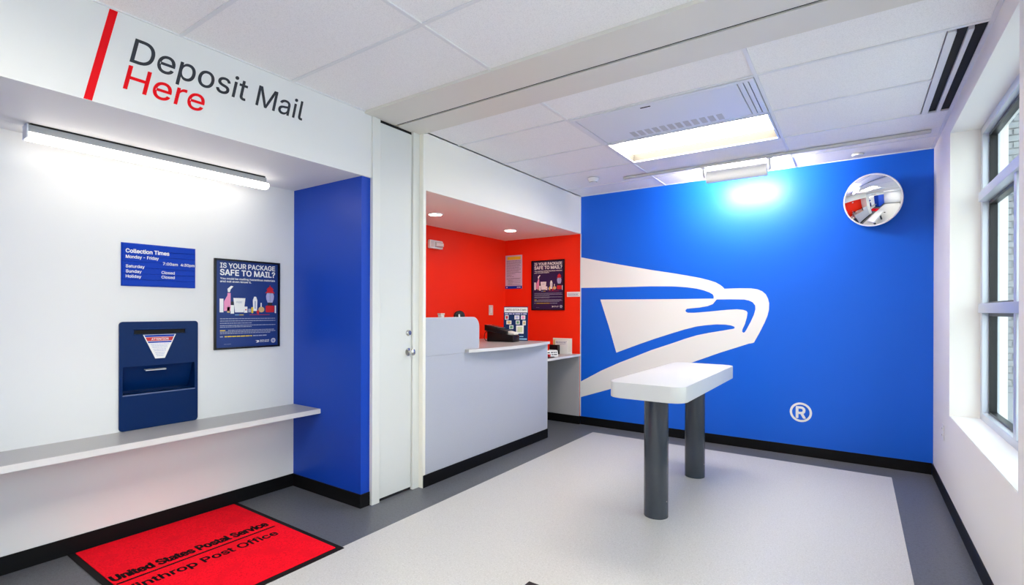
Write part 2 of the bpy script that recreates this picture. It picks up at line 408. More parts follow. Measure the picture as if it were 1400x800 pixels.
# ------------------------------------------------------------------ narrow door with casings
structure('trim_4', B((XL-0.05, XL+0.016, YC, 2.476, 0, ZC-0.015), bevel=0.002), 'casing', 'white casing between blue column and narrow door', 'trim')
structure('trim_5', B((XL-0.05, XL+0.020, 2.803, 2.8685, 0, ZC-0.015), bevel=0.002), 'casing', 'white casing between narrow door and service counter', 'trim')
dr = thing('door_1', 'narrow white flush door from floor to beam', 'door', ((XL), 2.64, 0), kind='structure')
obj('door_leaf', B((XL-0.04, XL+0.004, 2.481, 2.799, 0.022, ZC-0.035), bevel=0.002), 'door', dr)
obj('head_gap', B((XL-0.055, XL-0.001, 2.481, 2.799, ZC-0.0345, ZC-0.0145)), 'dark', dr)
obj('floor_gap', B((XL-0.035, XL-0.004, 2.481, 2.799, 0.0005, 0.0215)), 'dark', dr)
for z in (0.30, 1.42, 2.55):
    h = bmesh.new(); cyl(h, (XL+0.012, 2.479, z-0.045), (XL+0.012, 2.479, z+0.045), 0.006, seg=10)
    cyl(h, (XL+0.012, 2.479, z-0.052), (XL+0.012, 2.479, z+0.052), 0.004, seg=8)
    obj('hinge', h, 'casing', dr, smooth=True)
k = obj('knob', lathe([(0.0, 0.0), (0.030, 0.0), (0.030, 0.006), (0.012, 0.010), (0.011, 0.028), (0.022, 0.034), (0.027, 0.046), (0.024, 0.058), (0.012, 0.064), (0, 0.065)], (XL+0.004, 2.765, 1.075), (1, 0, 0)), 'chrome', dr, smooth=True)
obj('deadbolt', lathe([(0.0, 0.0), (0.024, 0.0), (0.022, 0.010), (0.017, 0.014), (0.016, 0.022), (0, 0.022)], (XL+0.004, 2.765, 1.223), (1, 0, 0)), 'chrome', dr, smooth=True)

# ------------------------------------------------------------------ window_1
wn = thing('window_1', 'aluminium framed window of tall panes in the right wall', 'window', (XW+0.03, (WY0+WY1)/2, WZ0), kind='structure')
fx0, fx1 = XW, XW+0.09
fwd = 0.052
ym = 3.765
z1a, z1b, z2a, z2b = 2.150, 2.212, 1.392, 1.455
obj('frame_jamb', B((fx0, fx1, WY1-fwd, WY1, WZ0, WZ1), bevel=0.003), 'alu', wn)
obj('frame_jamb', B((fx0, fx1, WY0, WY0+fwd, WZ0, WZ1), bevel=0.003), 'alu', wn)
obj('frame_head', B((fx0, fx1, WY0+fwd, WY1-fwd, WZ1-fwd, WZ1), bevel=0.003), 'alu', wn)
obj('frame_sill', B((fx0, fx1, WY0+fwd, WY1-fwd, WZ0, WZ0+fwd), bevel=0.003), 'alu', wn)
obj('transom', B((fx0-0.02, fx1, WY0+fwd, WY1-fwd, z1a, z1b), bevel=0.003), 'alu', wn)
obj('transom', B((fx0-0.02, fx1, WY0+fwd, WY1-fwd, z2a, z2b), bevel=0.003), 'alu', wn)
obj('mullion', B((fx0-0.004, fx1, ym-0.026, ym+0.026, WZ0+fwd, z2a), bevel=0.003), 'alu', wn)
obj('mullion', B((fx0-0.004, fx1, ym-0.026, ym+0.026, z2b, z1a), bevel=0.003), 'alu', wn)
def pane(y0, y1, z0, z1):
    gs = 0.022
    obj('gasket', B((fx0+0.035, fx0+0.075, y0, y0+gs, z0, z1), (fx0+0.035, fx0+0.075, y1-gs, y1, z0, z1), (fx0+0.035, fx0+0.075, y0+gs, y1-gs, z0, z0+gs*0.6), (fx0+0.035, fx0+0.075, y0+gs, y1-gs, z1-gs, z1)), 'gasket', wn)
    obj('pane', B((fx0+0.055, fx0+0.061, y0+gs*0.5, y1-gs*0.5, z0+gs*0.3, z1-gs*0.5)), 'glass', wn)
pane(WY0+fwd, WY1-fwd, z1b, WZ1-fwd)
for y0, y1 in ((WY0+fwd, ym-0.026), (ym+0.026, WY1-fwd)):
    pane(y0, y1, z2b, z1a); pane(y0, y1, WZ0+fwd, z2a)
structure('trim_6', B((XR+0.002, XW, WY0+0.002, WY1-0.002, WZ0, WZ0+0.004)), 'white', 'bright white sill board in the window opening', 'sill')

w2 = thing('fill_window', 'added unseen aluminium framed window lighting the near half of the room', 'window', (XW+0.03, (V0+V1)/2, WZ0), kind='structure')  # unseen window added as a source of fill daylight
for y in (V0, -0.475, 0.825, V1-fwd): obj('frame_jamb', B((fx0, fx1, y, y+fwd, WZ0, WZ1), bevel=0.003), 'alu', w2)
for z in (WZ0, WZ1-fwd, z1a, z2a): obj('frame_rail', B((fx0+.004, fx1-.004, V0+fwd, V1-fwd, z, z+fwd)), 'alu', w2)
obj('pane', B((fx0+0.055, fx0+0.061, V0+0.03, V1-0.03, WZ0+0.03, WZ1-0.03)), 'glass', w2)
structure('trim_7', B((XR+0.002, XW, V0+0.002, V1-0.002, WZ0, WZ0+0.004)), 'white', 'white sill board of the added unseen window beside the camera', 'sill')

# ------------------------------------------------------------------ outside
bw = thing('brick_wall', 'pale brick wall seen outside through the window', 'brick wall', (1.7, 7.7, -0.2))
obj('mortar_backing', B((0.86, 2.6, 7.62, 7.85, -0.2, 3.9)), 'mortar', bw)
bm0 = B((-0.098, 0.098, -0.014, 0.03, -0.030, 0.030), bevel=0.003, seg=1)
first = None; cnt = 0
for r_ in range(44):
    for c_ in range(6):
        x = 0.98 + c_*0.21 + (0.105 if r_ % 2 else 0); z = 0.55 + r_*0.072
        if x > 2.1: continue
        if first is None:
            first = obj('brick', bm0, 'brick', bw, local=True); bk = first
        else: bk = first.copy(); COL.objects.link(bk); bk.parent = bw
        bk.location = (x-1.7 + random.uniform(-.002, .002), 7.61-7.7 + random.uniform(-.003, .002), z+0.2)
tag(obj('downpipe', join(cyl(bmesh.new(), (1.02, 6.9, -0.2), (1.02, 6.9, 3.9), 0.05), B((0.96, 1.08, 6.84, 6.96, 2.2, 2.24), (0.96, 1.08, 6.84, 6.96, 0.9, 0.94))), 'stonetrim', smooth=True),
    'pale blue-grey downpipe standing before the brick wall outside', 'pipe')
structure('ground', B((0.86, 14, -6, 30, -0.3, -0.2)), 'asphalt', 'grey paved ground outside the window', 'ground')

# ------------------------------------------------------------------ wall lettering
hd = thing('wall_sign', 'large "Deposit Mail Here" lettering with a slanted red bar on the white header', 'sign', (XL, 1.35, 2.345))
sh = 0.205
mL = FL((XL, 0, 0))
obj('red_bar', flat([[(0.779, 2.347), (0.810, 2.347), (0.906, 2.797), (0.874, 2.797)]], mL, 0.0012), 'ink_red', hd)
obj('grey_lettering', text('Deposit Mail', mL, 0.953, 2.584, 0.120, width=0.905, shear=sh, bold=0.008, lift=0.0003), 'ink_grey', hd)
obj('red_lettering', text('Here', mL, 0.927, 2.447, 0.118, width=0.350, shear=sh, bold=0.010, lift=0.0003), 'ink_red', hd)

# ------------------------------------------------------------------ alcove shelf and batten light
s = thing('wall_shelf', 'long grey laminate wall shelf below the mail drop in the alcove', 'shelf', (-3.53, 1.26, 0.615))
obj('shelf_top', B((XA+0.001, -3.352, 0.205, YA-0.001, 0.640, 0.650)), 'lamtop', s)
obj('front_edge', B((-3.352, -3.345, 0.205, YA-0.001, 0.616, 0.6505)), 'lamedge', s)
obj('shelf_core', B((XA+0.001, -3.352, 0.205, YA-0.001, 0.616, 0.6398)), 'lampanel', s)
bt = thing('batten_light', 'white linear batten light glowing under the alcove soffit', 'light', (-3.50, 1.35, 2.26))
obj('housing', B((-3.535, -3.465, 0.72, 1.97, 2.300, 2.336), bevel=0.003), mat('batten_dimmed_enamel', (0.30, 0.31, 0.33), 0.5), bt)  # enamel coloured darker to offset the diffuser's glow on the housing
obj('end_cap', B((-3.54, -3.46, 0.714, 0.72, 2.268, 2.338)), 'metalw', bt)
obj('mounting_gap', B((-3.533, -3.4655, 0.73, 1.96, 2.336, 2.345)), 'dark', bt)
dif = bmesh.new(); pr_ = [(-3.534, 2.2995), (-3.543, 2.288), (-3.540, 2.274), (-3.520, 2.262), (-3.480, 2.262), (-3.460, 2.274), (-3.457, 2.288), (-3.466, 2.2995)]
A_ = [dif.verts.new((x, 0.7205, z)) for x, z in pr_]; B_ = [dif.verts.new((x, 1.985, z)) for x, z in pr_]
for i in range(8): dif.faces.new((A_[i], A_[(i+1) % 8], B_[(i+1) % 8], B_[i]))
dif.faces.new(A_); dif.faces.new(B_)
obj('diffuser', dif, 'L_batten', bt)

# ------------------------------------------------------------------ collection times sign
ct = thing('collection_times_sign', 'royal blue slatted "Collection Times" sign above the mail drop', 'sign', (XA, 1.394, 1.542))
obj('back_panel', B((XA+0.0005, XA+0.008, 1.186, 1.602, 1.542, 1.808), bevel=0.001, seg=1), 'signblue', ct)
hh = (1.804-1.546)/7
for i in range(7):
    obj('slat', B((XA+0.008, XA+0.0125, 1.190, 1.598, 1.546+i*hh+0.0012, 1.546+(i+1)*hh-0.0012), bevel=0.0012, seg=1), 'signblue', ct)
mC = FL((XA+0.0126, 1.186, 1.542))
def lt(s_, x, y, cap, width=None, bold=0.0, al='L'): return text(s_, mC, x, y, cap, width=width, bold=bold, align=al)
for a_ in (('Collection Times', 0.022, 0.206, 0.0235, 0.235, 0.045), ('Monday - Friday', 0.022, 0.172, 0.019, 0.175, 0.025),
    ('Saturday', 0.022, 0.114, 0.0175, 0.098, 0.025), ('Sunday', 0.022, 0.083, 0.0175, 0.082, 0.025), ('Holiday', 0.022, 0.052, 0.0175, 0.080, 0.025),
    ('7:00am', 0.222, 0.142, 0.0175, 0.085, 0.025), ('4:30pm', 0.325, 0.142, 0.0175, 0.083, 0.025),
    ('Closed', 0.214, 0.085, 0.0175, 0.075, 0.025), ('Closed', 0.214, 0.056, 0.0175, 0.075, 0.025)):
    obj('lettering', lt(*a_), 'p_white', ct)

# ------------------------------------------------------------------ mail drop
md = thing('mail_drop', 'navy blue steel mail drop set into the white alcove wall', 'mailbox', (XA, 1.397, 0.652))
mM = FL((XA, 0, 0))
obj('faceplate', flat([rr(1.176, 0.652, 1.618, 1.322, 0.020), [(1.251, 1.244), (1.539, 1.244), (1.539, 1.270), (1.251, 1.270)],
     [(hy0+0.004, hz0+0.004), (hy1-0.004, hz0+0.004), (hy1-0.004, hz1-0.004), (hy0+0.004, hz1-0.004)]], mM, 0.012, lift=0.0004), 'boxblue', md)
obj('letter_slot', B((XA+0.0008, XA+0.003, 1.245, 1.545, 1.238, 1.276)), 'dark', md)
obj('slot_lip', B((XA+0.0124, XA+0.020, 1.247, 1.543, 1.2705, 1.277), (XA+0.0124, XA+0.017, 1.247, 1.543, 1.239, 1.2435), bevel=0.001, seg=1), 'boxblue', md)
hb = bmesh.new()   # hopper recess: open box behind the hole
for bx in ((XA-0.098, XA-0.094, hy0+.002, hy1-.002, hz0+.002, hz1-.002), (XA-0.094, XA, hy0+.0005, hy0+.004, hz0+.002, hz1-.002), (XA-0.094, XA, hy1-.004, hy1-.0005, hz0+.002, hz1-.002),
           (XA-0.094, XA, hy0+.004, hy1-.004, hz0+.0005, hz0+.004), (XA-0.094, XA, hy0+.004, hy1-.004, hz1-.004, hz1-.0005)):
    t_ = B(bx); me = bpy.data.meshes.new('t'); t_.to_mesh(me); hb.from_mesh(me); t_.free()
obj('hopper', hb, 'boxblue', md)
hp = bmesh.new()
q = [hp.verts.new(v) for v in ((XA-0.012, hy0+.008, hz1-.006), (XA-0.012, hy1-.008, hz1-.006), (XA-0.075, hy1-.008, hz0+.02), (XA-0.075, hy0+.008, hz0+.02))]
q2 = [hp.verts.new(v.co + Vector((-0.004, 0, 0.0))) for v in q]
hp.faces.new(q); hp.faces.new(q2[::-1])
for i in range(4): hp.faces.new((q[i], q[(i+1) % 4], q2[(i+1) % 4], q2[i]))
hd_ = obj('hopper_door', hp, 'boxblue', md)
obj('pull_handle', B((XA-0.016, XA+0.010, 1.315, 1.430, 1.0145, 1.0200), (XA+0.004, XA+0.010, 1.315, 1.430, 1.011, 1.0200), bevel=0.001, seg=1), 'metalw', hd_)
obj('hopper_lip', B((XA+0.010, XA+0.017, hy0+0.002, hy1-0.002, hz0-0.003, hz0+0.0045), bevel=0.0015, seg=1), mat('lip_blue', (0.10, 0.14, 0.28), 0.25), md)
# sticker: trapezoid label
mS = FL((XA+0.0126, 0, 0))
st = obj('warning_label', flat([[(1.298, 1.240), (1.484, 1.240), (1.420, 1.086), (1.366, 1.086)]], mS, 0.0006), 'p_white', md)
st['label'] = 'white warning label with a red attention band'
def trap(z0, z1, ins=0.006):
    f0 = lambda z: 1.366 + (1.298-1.366)*(z-1.086)/0.154 + ins; f1 = lambda z: 1.420 + (1.484-1.420)*(z-1.086)/0.154 - ins
    return [(f0(z0), z0), (f1(z0), z0), (f1(z1), z1), (f0(z1), z1)]
obj('blue_band', flat([trap(1.224, 1.236), trap(1.186, 1.195)], mS, 0.0004, lift=0.0007), 'signblue', st)
obj('red_band', flat([trap(1.198, 1.222)], mS, 0.0004, lift=0.0007), 'p_red', st)
obj('attention_lettering', text('ATTENTION', mS, 1.392, 1.203, 0.0135, 0.095, bold=0.02, align='C', lift=0.0012), 'p_white', st)
rnd = random.Random(3); W_ = []
for z in (1.175, 1.165, 1.155, 1.143, 1.133, 1.121, 1.111, 1.100):
    a = 1.366 + (1.298-1.366)*(z-1.086)/0.154 + 0.014; b = 1.420 + (1.484-1.420)*(z-1.086)/0.154 - 0.014
    W_ += words(a, b, z, 0.0035, rnd)
obj('fine_print', rects(W_, mS, 0.0004, 0.0007), 'p_lilac', st)

# ------------------------------------------------------------------ framed posters
def poster(origin, mm, Wd, Ht, face, lab, shift=1.0):
    p = thing('framed_poster', lab, 'poster', origin)
    f_ = 0.012
    obj('frame', flat([[(0, 0), (Wd, 0), (Wd, Ht), (0, Ht)], [(f_, f_), (Wd-f_, f_), (Wd-f_, Ht-f_), (f_, Ht-f_)]], mm, 0.018, lift=0.0005), 'blackpl', p)
    pr = obj('print', flat([[(f_-.002, f_-.002), (Wd-f_+.002, f_-.002), (Wd-f_+.002, Ht-f_+.002), (f_-.002, Ht-f_+.002)]], mm, 0.006, lift=0.0005), face, p)
    Z = 0.0068
    X = lambda u: u*Wd; Y = lambda v: Ht*(1-v)
    P = lambda L: [(X(u), Y(v)) for u, v in L]
    def sub(nm, loops, mt, lift=0.0): obj(nm, flat(loops, mm, 0.0004, lift=Z+lift), mt, pr)
    R_ = lambda a, b, c, d: P([(a, d), (c, d), (c, b), (a, b)])
    for a_ in (('IS YOUR PACKAGE', .098, .053, .84, .035), ('SAFE TO MAIL?', .178, .062, .84, .045), ('You could be mailing hazardous materials', .226, .021, .84, .03), ('and not even know it.', .258, .021, .46, .03)):
        obj('headline', text(a_[0], mm, X(0.085), Y(a_[1]), Ht*a_[2], X(a_[3]), bold=a_[4], lift=Z, res=2), 'p_white', pr)
    # products
    sub('picture_spray_can', [R_(.078, .44, .132, .59)], 'p_white')
    sub('picture_spray_bottle', [P([(.14, .575), (.14, .47), (.19, .40), (.19, .375), (.235, .375), (.235, .575)])], 'p_pink')
    sub('picture_spray_nozzle', [P([(.195, .365), (.19, .33), (.24, .295), (.275, .30), (.235, .335), (.225, .365)])], 'p_white')
    sub('picture_small_bottle', [R_(.185, .53, .225, .595)], 'p_gold')
    sub('picture_jar', [R_(.235, .51, .285, .605)], 'p_white', 0.0006)
    sub('picture_jar_cap', [R_(.24, .47, .28, .51)], 'p_black', 0.0006)
    sub('picture_bucket', [P([(.30, .59), (.275, .43), (.455, .43), (.43, .59)])], 'p_white')
    obj('bucket_lettering', text('PAINT', mm, X(.365), Y(.487), Ht*.022, X(.09), align='C', lift=Z+.0006), 'p_grey', pr)
    sub('picture_box', [R_(.435, .525, .485, .595)], 'p_white', 0.0006)
    sub('picture_box_mark', [R_(.45, .555, .472, .568)], 'p_red', 0.0012)
    sub('picture_tin', [R_(.50, .55, .54, .59)], 'p_grey')
    sub('picture_lighter', [P(rr(.545, .53, .577, .60, .012))], 'p_yellow', 0.0006)
    sub('picture_bottle', [P([(.575, .575), (.57, .45), (.59, .41), (.62, .41), (.64, .45), (.635, .575)])], 'p_white')
    sub('picture_bottle_label', [R_(.597, .46, .615, .55)], 'p_grey', 0.0006)
    sub('picture_match', [P([(.63, .60), (.63, .57), (.66, .56), (.675, .58), (.66, .615)])], 'p_red')
    sub('picture_perfume', [P([(.705+.048*math.cos(a*math.pi/8), .558+.033*math.sin(a*math.pi/8)) for a in range(16)])], 'p_gold')
    sub('picture_perfume_stopper', [R_(.692, .48, .71, .528)], 'p_white')
    sub('picture_lantern_base', [P(rr(.775, .512, .915, .590, .015))], 'p_red')
    sub('picture_lantern_burner', [P([(.805, .512), (.815, .465), (.875, .465), (.885, .512)])], 'p_black')
    sub('picture_lantern_globe', [P([(.805, .475), (.785, .435), (.780, .40), (.795, .36), (.895, .36), (.910, .40), (.905, .435), (.885, .475)])], 'p_lilac', 0.0006)
    sub('picture_lantern_post', [R_(.838, .365, .852, .47)], 'p_grey', 0.0012)
    sub('picture_lantern_hood', [P([(.765, .365), (.79, .345), (.90, .345), (.925, .365)]), P([(.795, .345), (.805, .318), (.885, .318), (.895, .345)])], 'p_red', 0.0006)
    sub('picture_lantern_top', [P([(.785, .325), (.81, .30), (.835, .290), (.855, .290), (.88, .30), (.905, .325)]), P([(.839, .290), (.839, .272), (.851, .272), (.851, .290)])], 'p_red', 0.0010)
    sub('picture_tube', [R_(.925, .51, .945, .60)], 'p_white')
    sub('picture_tape', [R_(.30, .616, .36, .623)], 'p_cyan'); sub('picture_tape', [R_(.365, .616, .43, .623)], 'p_yellow'); sub('picture_tape', [R_(.52, .616, .84, .621)], 'p_red')
    rn = random.Random(5); L = []; Ly = []
    for v, full in ((.665, 1), (.69, 1), (.715, .55), (.740, 1), (.757, .55), (.795, .98), (.812, 1), (.829, .9)):
        L += words(X(.085), X(.935), Y(v), Ht*.0075, rn, full)
    Ly += [(X(.085), Y(.797), X(.16), Y(.787))]
    L = [r for r in L if not (abs(r[1]-Y(.795)) < 1e-4 and r[0] < X(.17))]
    Ly += words(X(.15), X(.56), Y(.865), Ht*.011, rn); L += words(X(.575), X(.80), Y(.865), Ht*.011, rn) + words(X(.085), X(.14), Y(.865), Ht*.011, rn)
    L += words(X(.14), X(.24), Y(.945), Ht*.003, rn)
    obj('fine_print', rects(L, mm, 0.0004, Z), 'p_grey', pr); obj('yellow_print', rects(Ly, mm, 0.0004, Z), 'p_yellow', pr)
    sub('eagle_mark', [P([(.61, .915), (.66, .915), (.672, .925), (.655, .94), (.62, .94), (.65, .925)])], 'p_white')
    obj('service_name', text('UNITED STATES', mm, X(.68), Y(.922), Ht*.010, X(.15), bold=.02, shear=.2, lift=Z, res=1), 'p_white', pr)
    obj('service_name', text('POSTAL SERVICE', mm, X(.677), Y(.938), Ht*.010, X(.15), bold=.02, shear=.2, lift=Z, res=1), 'p_white', pr)
    cx, cy, rr_ = X(.90), Y(.925), Wd*.036
    circ = lambda r: [(cx+r*math.cos(a*math.pi/10), cy+r*math.sin(a*math.pi/10)) for a in range(20)]
    sub('round_seal', [circ(rr_), circ(rr_*.82)], 'p_white'); sub('seal_centre', [circ(rr_*.66), circ(rr_*.3)], 'p_lilac')
    return p
poster((XA, 1.962, 1.116), FL((XA, 1.723, 1.116)), 0.480, 0.642, 'p_blue', 'black framed blue "Is your package safe to mail?" poster on the white alcove wall')
poster((-3.278, YB, 1.402), FB((-3.520, YB, 1.402)), 0.486, 0.645, 'p_purple', 'black framed purple "Is your package safe to mail?" poster on the red wall')

# ------------------------------------------------------------------ floor mats
mt_ = thing('floor_mat', 'red carpet door mat with black lettering below the alcove shelf', 'mat', (-3.09, 1.41, 0.0))
obj('rubber_border', B((XA+0.012, -2.475, 0.935, 1.885, 0.0006, 0.006), bevel=0.002, seg=1), 'matrubber', mt_)
obj('carpet_pile', B((XA+0.035, -2.510, 0.965, 1.850, 0.006, 0.012), bevel=0.002, seg=1), 'carpet', mt_)
mF = frame_m((0, 0, 0), (0, 1, 0), (-1, 0, 0))
zl = 0.0121
obj('mat_lettering', text('United States Postal Service', mF, 0.975, 3.118, 0.072, 0.820, bold=0.065, lift=zl), 'matblack', mt_)
obj('mat_lettering', text('Winthrop Post Office', mF, 0.945, 2.945, 0.066, 0.815, bold=0.04, lift=zl), 'matblack', mt_)
obj('underline', rects([(0.972, 3.066, 1.808, 3.081)], mF, 0.0006, zl), 'matblack', mt_)
tag(obj('floor_pad', B((-1.387, -1.17, 1.98, 2.19, 0.0014, 0.008), bevel=0.002, seg=1), 'brownmat'), 'small dark brown floor pad whose corner shows at the bottom edge', 'floor pad')

# ------------------------------------------------------------------ service counter
cn = thing('service_counter', 'pale grey laminate service counter with raised panel and bowed top', 'counter', (-3.1, 3.88, 0))
mN = FL((XN-0.022, 0, 0))
obj('front_panel', flat([rr(YN+0.001, bb, 4.800, 1.030, 0.01, corners=(0, 0, 0, 0))], mN, 0.022), 'lam', cn)
hpn = flat([rr(YN+0.001, 1.031, 3.578, 1.335, 0.085, corners=(1, 0, 0, 0))], mN, 0.022)
cs = thing('counter_screen', 'raised grey screen panel with a rounded corner on the service counter', 'screen', (-3.2, 3.26, 1.031))
obj('raised_panel', hpn, 'lam', cs)
arc = [(3.578-.085+.085*math.cos(math.radians(a)), 1.335-.085+.085*math.sin(math.radians(a))) for a in range(0, 91, 10)]
eb = [(YN+0.001, 1.3352)] + [(x, y) for x, y in arc[::-1]] + [(3.578, 1.062), (3.5835, 1.062)] + [(x+.005*math.cos(math.radians(a)), y+.005*math.sin(math.radians(a))) for a, (x, y) in zip(range(0, 91, 10), arc)] + [(YN+0.001, 1.340)]
obj('panel_edging', flat([eb], FL((XN-0.026, 0, 0)), 0.027), 'lamedge', cs)
obj('end_panel', B((-3.70, XN-0.023, 4.778, 4.800, 0.0, 1.030)), 'lam', cn)
obj('end_edging', B((XN-0.001, XN+0.002, 4.794, 4.8015, bb, 1.030)), 'lamedge', cn)
n_ = 14; top = []
for i in range(n_+1):
    t_ = i/n_; y = 3.385 + t_*(4.815-3.385); top.append((y, XN + 0.022 + 0.085*math.sin(math.pi*min(1, t_*0.93+0.07))**0.9))
outl = [(3.385, XN+0.0015), (3.585, XN+0.0015), (3.585, -3.70), (4.815, -3.70)] + [(y, x) for y, x in top[::-1]]
mT = Matrix(((0, 1, 0, 0), (1, 0, 0, 0), (0, 0, -1, 0), (0, 0, 0, 1)))
def plan(loop, z0, z1):
    bm = bmesh.new(); a = [bm.verts.new((x, y, z0)) for y, x in loop]; b = [bm.verts.new((x, y, z1)) for y, x in loop]
    for i in range(len(a)): j = (i+1) % len(a); bm.faces.new((a[i], a[j], b[j], b[i]))
    bm.faces.new(a); bm.faces.new(b); return bm
cw = thing('counter_worktop', 'bowed grey worktop with a pale edge on the service counter', 'worktop', (-3.2, 4.2, 1.031))
obj('countertop', plan(outl, 1.032, 1.058), 'lamtop', cw)
edge_o = [(y, x+0.002) for y, x in top]; edge = edge_o + [(y, x+0.0003) for y, x in top[::-1]]
obj('countertop_edging', plan(edge, 1.031, 1.0585), 'lamedge', cw)
obj('kick_base', B((XN+0.0005, XN+0.008, 2.872, 4.803, 0, bb), bevel=0.002, seg=1), 'black', cn)
obj('inner_shelf', B((-3.60, XN-0.028, YN+0.004, 3.583, 1.032, 1.055)), 'lamtop', cs)
# low writing desk
dk = thing('writing_desk', 'low grey writing desk between service counter and blue wall', 'desk', (-3.2, 5.2, 0))
obj('desk_top', B((-3.62, XN-0.006, 4.803, YB-0.002, 0.840, 0.862)), 'lamtop', dk)
obj('desk_edging', B((XN-0.006, XN+0.002, 4.803, YB-0.002, 0.838, 0.8625)), 'lamedge', dk)
obj('end_panel', B((-3.60, XN-0.012, YB-0.026, YB-0.004, 0.10, 0.838)), 'lampanel', dk)
obj('kick_base', B((-3.60, XN-0.002, YB-0.032, YB-0.003, 0, 0.0995)), 'black', dk)
obj('back_panel', B((-3.64, -3.62, 4.803, YB-0.004, 0, 0.85)), 'lampanel', dk)

# ------------------------------------------------------------------ things on the counter
pt = thing('card_terminal', 'black receipt printer terminal with paper on the service counter', 'terminal', (-3.20, 4.50, 1.058), rot=(0, 0, 0.15))
bmt = bmesh.new()
def wedge(x0, x1, y0, y1, zs, bev=0.008):
    bm = bmesh.new(); pts = []
    for (x, zb, zt) in ((x0, zs[0], zs[1]), (x1, zs[2], zs[3])):
        for y in (y0, y1): pts += [bm.verts.new((x, y, zb)), bm.verts.new((x, y, zt))]
    for f in ((0,1,3,2), (4,6,7,5), (0,4,5,1), (2,3,7,6), (0,2,6,4), (1,5,7,3)): bm.faces.new([pts[i] for i in f])
    bmesh.ops.bevel(bm, geom=bm.edges[:], offset=bev, segments=3, profile=0.5, affect='EDGES'); return bm
obj('body', wedge(-0.155, 0.165, -0.08, 0.08, (0.0, 0.115, 0.0, 0.072)), 'blackpl', pt, local=True, smooth=True)
obj('lid', wedge(-0.185, 0.085, -0.085, 0.085, (0.120, 0.185, 0.080, 0.118)), 'blackpl', pt, local=True, smooth=True)
obj('screen', wedge(-0.150, 0.00, -0.060, 0.060, (0.170, 0.1825, 0.145, 0.153), 0.001), mat('screen_grey', (0.05, 0.055, 0.06), 0.15), pt, local=True)
obj('paper_roll', wedge(0.088, 0.165, -0.055, 0.055, (0.078, 0.118, 0.078, 0.098), 0.006), 'paper', pt, local=True, smooth=True)
obj('cable', tube([(-0.15, -0.05, 0.13), (-0.19, -0.06, 0.09), (-0.20, -0.06, 0.04), (-0.185, -0.05, 0.006), (-0.13, 0.0, 0.004)], 0.004), 'blackpl', pt, local=True, smooth=True)
# stamp display board
sb_ = thing('stamp_display_board', 'navy display board of stamps leaning behind the black terminal', 'display board', (-3.165, 4.700, 1.058), rot=(-0.10, 0, 0.50))
Wb, Hb = 0.275, 0.385
mB = frame_m((-Wb/2, 0, 0), (1, 0, 0), (0, 0, 1))
obj('board', flat([[(0, 0), (Wb, 0), (Wb, Hb), (0, Hb)]], mB, 0.006), mat('board_navy', (0.006, 0.022, 0.10), 0.4, spec=0.12), sb_, local=True)
obj('header_strip', rects([(0.006, Hb-0.066, Wb-0.006, Hb-0.010)], mB, 0.0006, 0.0062), 'p_white', sb_, local=True)
obj('header_lettering', text('LIMITED EDITION STAMPS', mB, Wb/2, Hb-0.048, 0.022, Wb*0.86, bold=0.02, lift=0.007, align='C', res=1), 'ink_grey', sb_, local=True)
rn = random.Random(9)
obj('subtitle_bars', rects(words(0.012, Wb-0.012, Hb-0.090, 0.014, rn), mB, 0.0005, 0.0062), 'p_lilac', sb_, local=True)
def stamp(cx, cy, w_, h_, inner, dot=None):
    a = obj('stamp', rects([(cx-w_/2, cy-h_/2, cx+w_/2, cy+h_/2)], mB, 0.0008, 0.0062), 'p_white', sb_, local=True)
    b = obj('stamp_picture', rects([(cx-w_*.33, cy-h_*.33, cx+w_*.33, cy+h_*.33)], mB, 0.0006, 0.0071), inner, a, local=True)
for a in ((.035, .262, .040, .050, 'p_red'), (.150, .262, .055, .045, 'p_lilac'), (.220, .262, .048, .046, 'p_pink'), (.060, .205, .056, .042, 'p_gold'), (.160, .205, .044, .044, 'p_green'), (.232, .200, .036, .052, 'p_gold'),
          (.088, .152, .046, .042, 'p_green')): stamp(*a)
stamp(.185, .125, .085, .092, mat('stamp_yellow', (0.62, 0.66, 0.42), 0.5))
obj('footer_strip', rects([(0.10, 0.012, Wb-0.01, 0.026), (0.13, 0.042, Wb-0.05, 0.052)], mB, 0.0006, 0.0062), 'p_cyan', sb_, local=True)
obj('easel_back', B((-0.02, 0.02, 0.002, 0.008, 0.0, 0.28)), 'blackpl', sb_, local=True)
# tape dispenser and beige box on the raised panel shelf
td = thing('tape_dispenser', 'round black dispenser with a pale core behind the raised grey panel', 'dispenser', (-3.00, 3.515, 1.055))
obj('wheel', lathe([(0.0, -0.025), (0.044, -0.025), (0.050, -0.018), (0.050, 0.018), (0.044, 0.025), (0, 0.025)], (-3.00, 3.530, 1.345), (0.75, -0.6, 0)), 'blackpl', td, smooth=True)
obj('stand', B((-3.05, -2.95, 3.490, 3.570, 1.0555, 1.305), bevel=0.006), 'blackpl', td)
obj('core', tube([(-2.965, 3.487, 1.36), (-2.955, 3.478, 1.335), (-2.955, 3.478, 1.30), (-2.960, 3.482, 1.275)], 0.008), 'plastic', td, smooth=True)
wb = thing('pen_box', 'small white box just showing above the raised grey panel', 'box', (-2.98, 3.26, 1.055))
obj('box_body', B((-3.00, -2.96, 3.245, 3.285, 1.0555, 1.358), bevel=0.004), 'plastic', wb)
obj('box_lid', B((-3.003, -2.957, 3.242, 3.288, 1.358, 1.372), bevel=0.003), 'pinkplastic', wb)
tag(obj('form_pad', B((-3.60, -3.36, 3.95, 4.25, 1.0585, 1.075), bevel=0.002), 'paper'), 'pale pad of forms lying behind the raised grey panel', 'paper')
